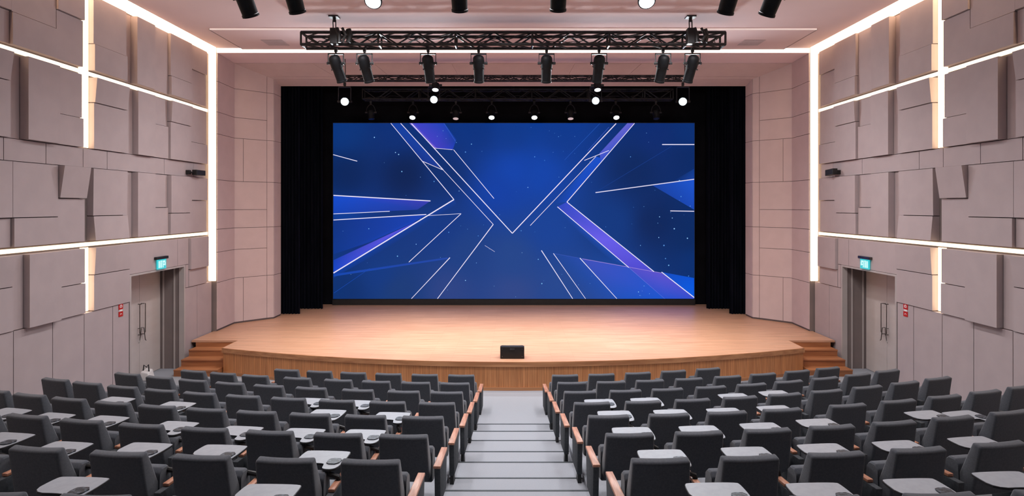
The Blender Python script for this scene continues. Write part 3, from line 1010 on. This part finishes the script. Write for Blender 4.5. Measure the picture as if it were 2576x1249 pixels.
def spot(label, x, y, ztop, axis, length, r, lens, group, yoke=0.30, name='spotlight', shutter=True, round_yoke=False, rc=None):
    """profile spot: clamp on the truss, yoke, body along `axis` (lens end last)"""
    root = empty(name, label, 'stage light', (x, y, ztop), 0, group)
    root['kind'] = 'thing'
    a = Vector(axis).normalized()
    piv = Vector((x, y, ztop - yoke))
    m1 = MB()
    m1.box(x - .03, x + .03, y - .03, y + .03, ztop - .09, ztop)
    m1.tube([(x, y, ztop - .12), (x, y, ztop - .06)], 0.022, 8)
    part('clamp', m1, [M['blackmetal']], root)
    w = r + 0.035
    m1 = MB()
    if round_yoke:
        pts = []
        for k in range(13):
            t = math.pi * k / 12
            pts.append((x - w * math.cos(t), y, piv.z + (yoke - .12) * math.sin(t)))
        m1.tube(pts, 0.012, 6)
    else:
        m1.box(x - w - .012, x + w + .012, y - .025, y + .025, ztop - .14, ztop - .115)
        m1.box(x - w - .012, x - w, y - .025, y + .025, piv.z - .03, ztop - .115)
        m1.box(x + w, x + w + .012, y - .025, y + .025, piv.z - .03, ztop - .115)
    part('yoke', m1, [M['blackmetal']], root)
    m1 = MB()
    for sg in (-1, 1):
        m1.tube([(x + sg * (r - .01), y, piv.z), (x + sg * (w + .035), y, piv.z)], 0.03, 10)
    part('tilt_knob', m1, [M['blackmetal']], root)
    o = piv - a * (length * 0.30)
    m1 = MB()
    L = length
    lathe_along(m1, o, a, [(0, r * .35), (L * .03, r * .7), (L * .10, r * .95), (L * .18, r), (L * .45, r), (L * .5, r * .9), (L * .75, r * .88), (L * .93, r * .86), (L * .94, r * .93), (L, r * .93)], 20)
    body = part('body', m1, [M['lampbody']], root, smooth=True)
    if shutter:
        perp = a.orthogonal().normalized()
        for k in range(4):
            m1 = MB()
            d = Matrix.Rotation(k * math.pi / 2, 4, a) @ perp
            m1.tube([o + a * L * .47 + d * r * .8, o + a * L * .47 + d * (r + .035)], 0.014, 6)
            part('shutter_handle', m1, [M['blackmetal']], body)
    m1 = MB()
    lathe_along(m1, o, a, [(L + .001, r * .80), (L + .006, r * .80)], 20)
    part('lens', m1, [lens], body)
    return root, o + a * (L + 0.03), a


SPOTS = []
# front truss: eight profile spots
for i, u in enumerate([845, 917, 1077, 1204, 1375, 1507, 1668, 1742]):
    x = WX(u, YT1)
    lean = [.20, .15, .06, .0, .0, -.05, -.10, -.14][i]
    r_, p, a = spot(f'black profile spotlight, {ORD[i]} from left under the front truss', x, YT1, T1Z0 - .004, (lean, 0.42, -0.86), 0.60, 0.125, M['glass_dark'], 'spotlights on the front truss', yoke=0.33)
    SPOTS.append((p, a))
BLAZE = []
# thin truss: four bright moving heads, two white pars
for i, u in enumerate([864, 1090, 1500, 1721]):
    v = [252, 247, 250, 252][i]
    x, z = WX(u, YT2), WZ(v, YT2)
    cam = Vector((0, 0, ZC)) - Vector((x, YT2, z))
    a = cam.normalized()
    r_, p, ax = spot(f'blue white blazing stage light, {ORD[i]} of four below the thin truss', x, YT2 + .12, T2Z0 - .004, a, 0.26, 0.125 if i in (0, 3) else 0.115, M['lamp_blue'],
         'blazing lights below the thin truss', yoke=T2Z0 - .004 - z + .02, name='moving_spotlight', shutter=False)
    BLAZE.append(p)
for i, (u, v) in enumerate([(1091, 213), (1500, 211)]):
    x, z = WX(u, YT2 - .2), WZ(v, YT2 - .2)
    spot('lit white par lamp on the thin truss, %s of centre' % ('left' if i == 0 else 'right'), x + (.03 if i else .05), YT2 - .2, T2Z0 - .004, (0, -.35, -.94), 0.2, 0.10, M['lamp_white'], 'par lamps on the thin truss', yoke=0.14, name='par_spotlight', shutter=False)
# stage truss: eight fresnels
for i, u in enumerate([933, 1039, 1147, 1237, 1344, 1435, 1549, 1650]):
    x = WX(u, YT3)
    lit = i in (1, 3, 4, 6)
    a = (0, -.55, -.83) if lit else ((.12, -.15, -.98) if i == 0 else (0, -.3, -.95))
    spot('%s small stage light with round yoke, %s from left above the screen' % ('lit' if lit else 'unlit', ORD[i]), x, YT3, T3Z0 - .004, a, 0.30, 0.105,
         M['lamp_white'] if lit else (M['lamp_dim'] if i in (2, 5) else M['glass_dark']), 'small lights above the screen', yoke=0.36, name='fresnel_spotlight', shutter=False, round_yoke=True)
WASH = []
# audience truss: eight, only their lower ends in the photo
for i, (u, v) in enumerate([(617, 25), (737, 16), (948, 12), (1154, 12), (1406, 11), (1618, 12), (1836, 18), (1942, 23)]):
    lit = i in (2, 5)
    z = WZ(v, YT4)
    x = WX(u, YT4)
    lean = [.16, .10, .0, 0, 0, .0, -.12, -.2][i]
    if lit:
        a = Vector((0, -.62, -.78))
    else:
        a = Vector((lean, .50, -.85)).normalized()
    L = 0.52
    yo = 7.30 - z - 0.62 * L if not lit else 7.30 - z - .35
    yo = 7.30 - (z + (0.68 * L * -a.z / a.length))
    lab = ('lit white spotlight facing the seats at top edge, %s of centre' % ('left' if i == 2 else 'right')) if lit else f'black spotlight cut by the top edge, {ORD[i]} from left over the audience'
    r_, p, ax = spot(lab, x - a.x * .35, YT4, 7.276, a, L, 0.13, M['lamp_white'] if lit else M['glass_dark'], 'spotlights over the audience', yoke=yo)

    if not lit:
        WASH.append(p)

# ================================================================= CHAIRS
CHL = {1: [(1127, 1192), (1034, 1100), (942, 1008), (853, 919), (769, 832), (686, 749)],
       2: [(1108, 1179), (1008, 1080), (908, 979), (812, 883), (707, 781), (605, 670), (523, 589), (448, 514)],
       3: [(1081, 1164), (974, 1052), (855, 939), (739, 818), (633, 709), (534, 612), (442, 517), (360, 430), (282, 346)],
       4: [(1050, 1145), (925, 1019), (799, 888), (677, 765), (562, 649), (453, 539), (358, 436), (263, 339), (174, 249), (98, 165)],
       5: [(1008, 1115), (860, 972), (718, 832), (585, 694), (459, 564), (339, 436), (229, 322), (120, 209), (23, 107), (-70, 20)],
       6: [(944, 1081), (781, 911), (605, 740), (442, 573), (285, 408), (135, 255), (0, 115), (-122, -10)],
       7: [(840, 1017), (626, 799), (411, 585), (204, 371), (-5, 165), (-205, -40)]}
CHR = {1: [(1389, 1456), (1481, 1549), (1574, 1640.6), (1665, 1730), (1754, 1816)],
       2: [(1402, 1477), (1503, 1575), (1602.6, 1672.6), (1701, 1772), (1799, 1870), (1889, 1959), (1977, 2044), (2055, 2120.7)],
       3: [(1419, 1502), (1535.6, 1616.6), (1642.5, 1722.5), (1755, 1830), (1858, 1933), (1952.5, 2026.7), (2043, 2119), (2130, 2198.6), (2208, 2270)],
       4: [(1444, 1538), (1574.5, 1667), (1699, 1793), (1820.6, 1913), (1934, 2026), (2043, 2128.5), (2149, 2229), (2245, 2323), (2332.5, 2403)],
       5: [(1476, 1590), (1634, 1740), (1780, 1887.5), (1920, 2027), (2091, 2189), (2219, 2317), (2339, 2430.6), (2444.6, 2532), (2541, 2620)],
       6: [(1518.5, 1655), (1693, 1833), (1867, 2007.7), (2038, 2164), (2197, 2320), (2348, 2466.5), (2491, 2610)],
       7: [(1576, 1755), (1802, 1983), (2025.7, 2198.6), (2236, 2407), (2444.6, 2610)]}
YK = {('L', 1): (10.90, .0205), ('L', 2): (9.88, .0231), ('L', 3): (8.84, .0245), ('L', 4): (7.85, .0232), ('L', 5): (6.88, .0213), ('L', 6): (5.84, .0210), ('L', 7): (4.82, .0165), ('L', 8): (3.82, .009),
      ('R', 1): (10.89, .0341), ('R', 2): (9.91, .0280), ('R', 3): (8.86, .0292), ('R', 4): (7.85, .0280), ('R', 5): (6.91, .0243), ('R', 6): (5.87, .0224), ('R', 7): (4.84, .0199), ('R', 8): (3.83, .0105)}
TAB = {('L', 8): [(178, 1221), (672, 1240)], ('L', 7): [(812, 1150), (509, 1133), (314, 1127), (151, 1126), (20, 1100)],
       ('L', 6): [(914, 1093), (760, 1090), (600, 1086), (440, 1072), (213, 1054), (96, 1048), (20, 1038)], ('L', 5): [(822, 1040), (985, 1047), (409, 1018), (290, 1008)],
       ('L', 4): [(785, 1010), (900, 1016)],
       ('R', 8): [(1810, 1236), (2085, 1236), (2350, 1224), (2570, 1205)], ('R', 7): [(1664, 1147), (1880, 1140), (2086, 1131), (2276, 1123), (2461, 1113)],
       ('R', 6): [(1589, 1087), (1759, 1083), (1930, 1075), (2075, 1064), (2425, 1045), (2560, 1025)], ('R', 5): [(1545, 1043), (1690, 1040), (1830, 1036), (2010, 1027)],
       ('R', 4): [(1515, 1005), (1629, 1005), (1846, 996), (1981, 986)]}
HT = 0.56                                                               # tablet height above the row's floor


def rounded_back():
    """backrest: leaning upholstered slab, slightly hollow along the top"""
    bm = bmesh.new()
    QS = [-1, -.87, -.5, 0, .5, .87, 1]
    TS = [0, .25, .5, .75, .92, 1]
    NXc, NZc = 6, 5
    fr, rr = {}, {}
    for j in range(NZc + 1):
        t = TS[j]
        z = 0.27 + (CH - 0.02 - 0.27) * t
        yr = 0.075 * (1 - t)                            # rear face leans back a little towards the top
        th = 0.195 - 0.113 * t
        hw = 0.252 - 0.012 * t
        for i in range(NXc + 1):
            q = QS[i]
            hol = 0.012 * (1 - q * q)
            dz = -0.006 * (1 - q * q) * t
            rr[i, j] = bm.verts.new((q * hw, yr - hol * .6, z + dz - 0.016 * t))
            fr[i, j] = bm.verts.new((q * hw, yr + th - hol, z + dz))
    for j in range(NZc):
        for i in range(NXc):
            bm.faces.new((rr[i, j], rr[i + 1, j], rr[i + 1, j + 1], rr[i, j + 1]))
            bm.faces.new((fr[i, j], fr[i, j + 1], fr[i + 1, j + 1], fr[i + 1, j]))
        for i in (0, NXc):
            bm.faces.new((rr[i, j], fr[i, j], fr[i, j + 1], rr[i, j + 1]))
    for i in range(NXc):
        for j in (0, NZc):
            bm.faces.new((rr[i, j], rr[i + 1, j], fr[i + 1, j], fr[i, j]))
    bmesh.ops.recalc_face_normals(bm, faces=bm.faces[:])
    # round every outer edge
    ed = [e for e in bm.edges if len(e.link_faces) == 2 and e.calc_face_angle(0) > math.radians(50)]
    bmesh.ops.bevel(bm, geom=ed, offset=0.019, segments=3, profile=0.5, affect='EDGES', clamp_overlap=True)
    me = bpy.data.meshes.new('backrest')
    bm.to_mesh(me)
    bm.free()
    me.materials.append(M['chair'])
    for p in me.polygons:
        p.use_smooth = True
    return me


def seat_mesh():
    m1 = MB()
    # tipped-up cushion: thick rounded slab standing in front of the back
    prof = [(0.185, 0.22), (0.20, 0.50), (0.235, 0.535), (0.30, 0.535), (0.335, 0.50), (0.35, 0.36), (0.335, 0.22), (0.29, 0.185), (0.22, 0.19)]
    n = len(prof)
    xs = [-0.262, -0.25, 0.25, 0.262]
    sh = [0.88, 1, 1, 0.88]
    cy, cz = 0.265, 0.36
    vs = [(x, cy + (y - cy) * k, cz + (z - cz) * k) for x, k in zip(xs, sh) for y, z in prof]
    fs = []
    for a in range(3):
        for i in range(n):
            j = (i + 1) % n
            fs.append((a * n + i, a * n + j, (a + 1) * n + j, (a + 1) * n + i))
    fs.append(tuple(range(n)))
    fs.append(tuple(reversed(range(3 * n, 4 * n))))
    m1.add(vs, fs)
    return m1.mesh('seat_cushion', [M['chair']], 0.012, 2, True)


def panel_mesh():
    m1 = MB()
    m1.hexa([(-.03, .055, .045), (.03, .055, .045), (.03, .40, .045), (-.03, .40, .045), (-.03, .02, .422), (.03, .02, .422), (.03, .46, .422), (-.03, .46, .422)])
    return m1.mesh('side_panel', [M['chairside']], 0.008, 2, True)


def leg_mesh():
    m1 = MB()
    m1.hexa([(-.022, .05, .002), (.022, .05, .002), (.022, .17, .002), (-.022, .17, .002), (-.018, .06, .09), (.018, .06, .09), (.018, .13, .09), (-.018, .13, .09)])
    return m1.mesh('leg', [M['blackmetal']])


def arm_mesh():
    m1 = MB()
    m1.hexa([(-.037, .0, .424), (.037, .0, .424), (.032, .47, .424), (-.032, .47, .424), (-.037, .0, .452), (.037, .0, .452), (.032, .47, .452), (-.032, .47, .452)])
    return m1.mesh('armrest', [M['armwood']], 0.006, 2, True)


def inner_arm_mesh():
    m1 = MB()
    m1.hexa([(-.028, .13, .424), (.028, .13, .424), (.026, .47, .424), (-.026, .47, .424), (-.028, .13, .452), (.028, .13, .452), (.026, .47, .452), (-.026, .47, .452)])
    return m1.mesh('armrest', [M['armwood']], 0.006, 2, True)


def smooth_loop(pts, it=2):
    for _ in range(it):
        q = []
        for i in range(len(pts)):
            a, b = pts[i], pts[(i + 1) % len(pts)]
            q.append((a[0] * .75 + b[0] * .25, a[1] * .75 + b[1] * .25))
            q.append((a[0] * .25 + b[0] * .75, a[1] * .25 + b[1] * .75))
        pts = q
    return pts


def tablet_mesh():
    m1 = MB()
    pts = smooth_loop([(-.215, -.13), (.055, -.13), (.07, -.16), (.08, -.25), (.20, -.25), (.225, -.10), (.225, .10), (.205, .135), (-.165, .135), (-.205, .11)], 2)
    m1.prism(pts, 0, .014, 1, 1)
    m1.prism([(x * .98, y * .98) for x, y in pts], .013, .0175, 0)
    return m1.mesh('writing_tablet', [M['tablet'], M['tabedge']])


def pad_mesh():
    m1 = MB()
    pts = smooth_loop([(.085, -.155), (.19, -.155), (.205, -.04), (.10, -.04), (.08, -.08)], 1)
    m1.prism(pts, .016, .026)
    return m1.mesh('hinge_pad', [M['hinge']])


def stay_mesh(ax, ay, az):
    m1 = MB()
    m1.tube([(.14, -.20, -.001), (.14, -.22, -.035), (ax, ay, az + .02), (ax, ay, az)], [.02, .022, .022, .025], 8)
    return m1.mesh('tablet_stay', [M['blackmetal']], smooth=True)


ME = {'backrest': rounded_back(), 'seat_cushion': seat_mesh(), 'side_panel': panel_mesh(), 'leg': leg_mesh(), 'armrest': arm_mesh(), 'inner_armrest': inner_arm_mesh(),
      'writing_tablet': tablet_mesh(), 'hinge_pad': pad_mesh()}
ROWNAME = ['front row', 'row two from stage', 'row three from stage', 'row four from stage', 'row five from stage', 'row six from stage', 'row seven from stage', 'nearest row']
for blk, TBL, s in (('L', CHL, -1), ('R', CHR, 1)):
    for k in range(1, 9):
        y0, kk = YK[blk, k]
        d = DT[k - 1]
        zf = LEVEL[k - 1]
        spots = []
        if k < 8:
            for (u0, u1) in TBL[k]:
                um = (u0 + u1) / 2
                y = y0
                for _ in range(12):
                    x = WX(um, y)
                    y = y0 + kk * x * x
                spots.append((WX(um, y), y))
        else:
            xs = [-1.27, -2.02, -2.77, -3.5] if s < 0 else [1.30, 2.06, 2.84, 3.62]
            spots = [(x, y0 + kk * x * x) for x in xs]
        tabs = {}
        for (u, v) in TAB.get((blk, k), []):
            y = (ZC - zf - HT) * F / (v - V0)
            x = WX(u, y)
            best = min(range(len(spots)), key=lambda i: abs(spots[i][0] - (x - (0.0 if s < 0 else 0.1))) + (5 if i in tabs else 0))
            tabs[best] = (x, y)
        for i, (x, y) in enumerate(spots):
            rz = math.atan(2 * kk * x) * 0.9
            pos = 'aisle seat' if i == 0 else f'{ORD[i]} seat from aisle'
            tail = ', tablet open' if i in tabs else ''
            lab = f'dark grey chair, {"left" if s < 0 else "right"} block, {ROWNAME[k-1]}, {pos}{tail}'
            root = empty('auditorium_chair', lab, 'chair', (x, y, zf), rz, 'auditorium chairs in two blocks')
            link('backrest', ME['backrest'], root)
            link('seat_cushion', ME['seat_cushion'], root)
            # side panels: each chair carries the one on its left; row ends on the right carry a second
            order = sorted(range(len(spots)), key=lambda j: spots[j][0])
            r = order.index(i)

            def gap(j):
                return math.hypot(spots[j][0] - x, spots[j][1] - y) / 2
            offs = [-(gap(order[r - 1]) if r > 0 else 0.34)]
            if r == len(order) - 1:
                offs.append(0.34)
            hgap = gap(order[r + 1]) if r + 1 < len(order) else 0.34
            for ox in offs:
                pn = link('side_panel', ME['side_panel'], root, (ox, 0, 0))
                link('armrest', ME['armrest' if (i == 0 and ox * s < 0) else 'inner_armrest'], pn)
                lg = link('leg', ME['leg'], root, (ox, 0, 0))
                if i == 0 and ox * s < 0:          # aisle end: its foot stands on the aisle step
                    za = max([zz for yy, zz in NY if yy > y + 0.14] or [0.0])
                    h = zf - za
                    lg.scale = (1, 1, (0.09 + h) / 0.09)
                    lg.location.z = -h
            if i in tabs:
                tx, ty = tabs[i]
                dx, dy = tx - x, ty - y
                c, sn = math.cos(-rz), math.sin(-rz)
                lx, ly = dx * c - dy * sn, dx * sn + dy * c
                lx = max(-.16, min(.20, lx))
                ly = max(.46, min(.58, ly))
                tb = link('writing_tablet', ME['writing_tablet'], root, (lx, ly, HT - .0175))
                tb['label'] = 'light grey folding writing tablet'
                link('hinge_pad', ME['hinge_pad'], tb)
                link('tablet_stay', stay_mesh(hgap - lx, .30 - ly, .456 - HT + .0175), tb)

# small white bag left at the foot of the left door
root = empty('paper_bag', 'small white bag on the floor at the left door', 'bag', (-8.08, 13.2, 0))
m1 = MB()
m1.hexa([(-8.2, 13.05, .002), (-7.96, 13.05, .002), (-7.98, 13.3, .002), (-8.19, 13.3, .002), (-8.18, 13.08, .2), (-8.0, 13.06, .17), (-8.02, 13.27, .22), (-8.17, 13.28, .24)])
part('body', m1, [M['white']], root, 0.02)
m1 = MB()
m1.tube([(-8.16, 13.15, .2), (-8.15, 13.16, .33), (-8.10, 13.17, .28), (-8.05, 13.16, .34), (-8.03, 13.15, .19)], 0.012, 6)
part('handle', m1, [M['blackmetal']], root)


# ================================================================= LIGHTS
def light(name, kind, loc, energy, color=(1, 1, 1), target=None, **kw):
    l = bpy.data.lights.new(name, kind)
    l.energy = energy
    l.color = color
    for k_, v_ in kw.items():
        setattr(l, k_, v_)
    o = bpy.data.objects.new(name, l)
    COL.objects.link(o)
    o.location = loc
    if target is not None:
        o.rotation_euler = (Vector(target) - Vector(loc)).to_track_quat('-Z', 'Y').to_euler()
    return o


for i, (p, a) in enumerate(SPOTS):
    tx = [-4.2, -3.2, -1.9, -0.7, 0.7, 1.9, 3.2, 4.2][i]
    light('front_spot', 'SPOT', p, 730, (1.0, 0.92, 0.875), (tx, 14.9, ZS), spot_size=math.radians(64), spot_blend=0.9, shadow_soft_size=0.10)
for x in (-3.4, 0.0, 3.4):
    for y in (5.6, 9.0, 11.7):
        light('house_downlight', 'AREA', (x, y, CEIL - 0.02), {5.6: 60, 9.0: 70, 11.7: 100}[y], (1.0, 0.96, 0.985), (x, y, 0), shape='DISK', size=0.5, spread=math.radians(135))

for p, tx in zip(WASH, (-7.3, -6.0, -2.5, 2.5, 6.0, 7.3)):
    light('wash_spot', 'SPOT', p, 500, (1.0, 0.94, 0.95), (tx, 16.6, 3.4), spot_size=math.radians(75), spot_blend=1.0, shadow_soft_size=0.12)

for p, tx in zip(BLAZE, (-6.0, -2.2, 2.2, 6.0)):
    light('audience_spot', 'SPOT', p, 690, (0.93, 0.97, 1.0), (tx, 4.5, 2.2), spot_size=math.radians(142), spot_blend=1.0, shadow_soft_size=0.12)

w = bpy.data.worlds.new('World')
SC.world = w
w.use_nodes = True
w.node_tree.nodes['Background'].inputs['Color'].default_value = (0.02, 0.02, 0.025, 1)
w.node_tree.nodes['Background'].inputs['Strength'].default_value = 0.2

# ================================================================= CAMERA
cam = bpy.data.cameras.new('Camera')
cam.sensor_width = 36.0
cam.sensor_fit = 'HORIZONTAL'
cam.lens = F / 2576 * 36.0
cam.shift_x = -(U0 - 1288) / 2576
cam.shift_y = -(624.5 - V0) / 2576
cam.clip_start = 0.05
co = bpy.data.objects.new('Camera', cam)
COL.objects.link(co)
co.location = (0, 0, ZC)
co.rotation_euler = (math.radians(90), 0, 0)
SC.camera = co
SC.view_settings.view_transform = 'Standard'
SC.view_settings.look = 'None'
SC.view_settings.exposure = 0.0
SC.view_settings.gamma = 1.0
SC.view_settings.use_curve_mapping = False
SC.cycles.use_denoising = True
SC.cycles.max_bounces = 8
SC.cycles.diffuse_bounces = 5
SC.cycles.sample_clamp_indirect = 6.0
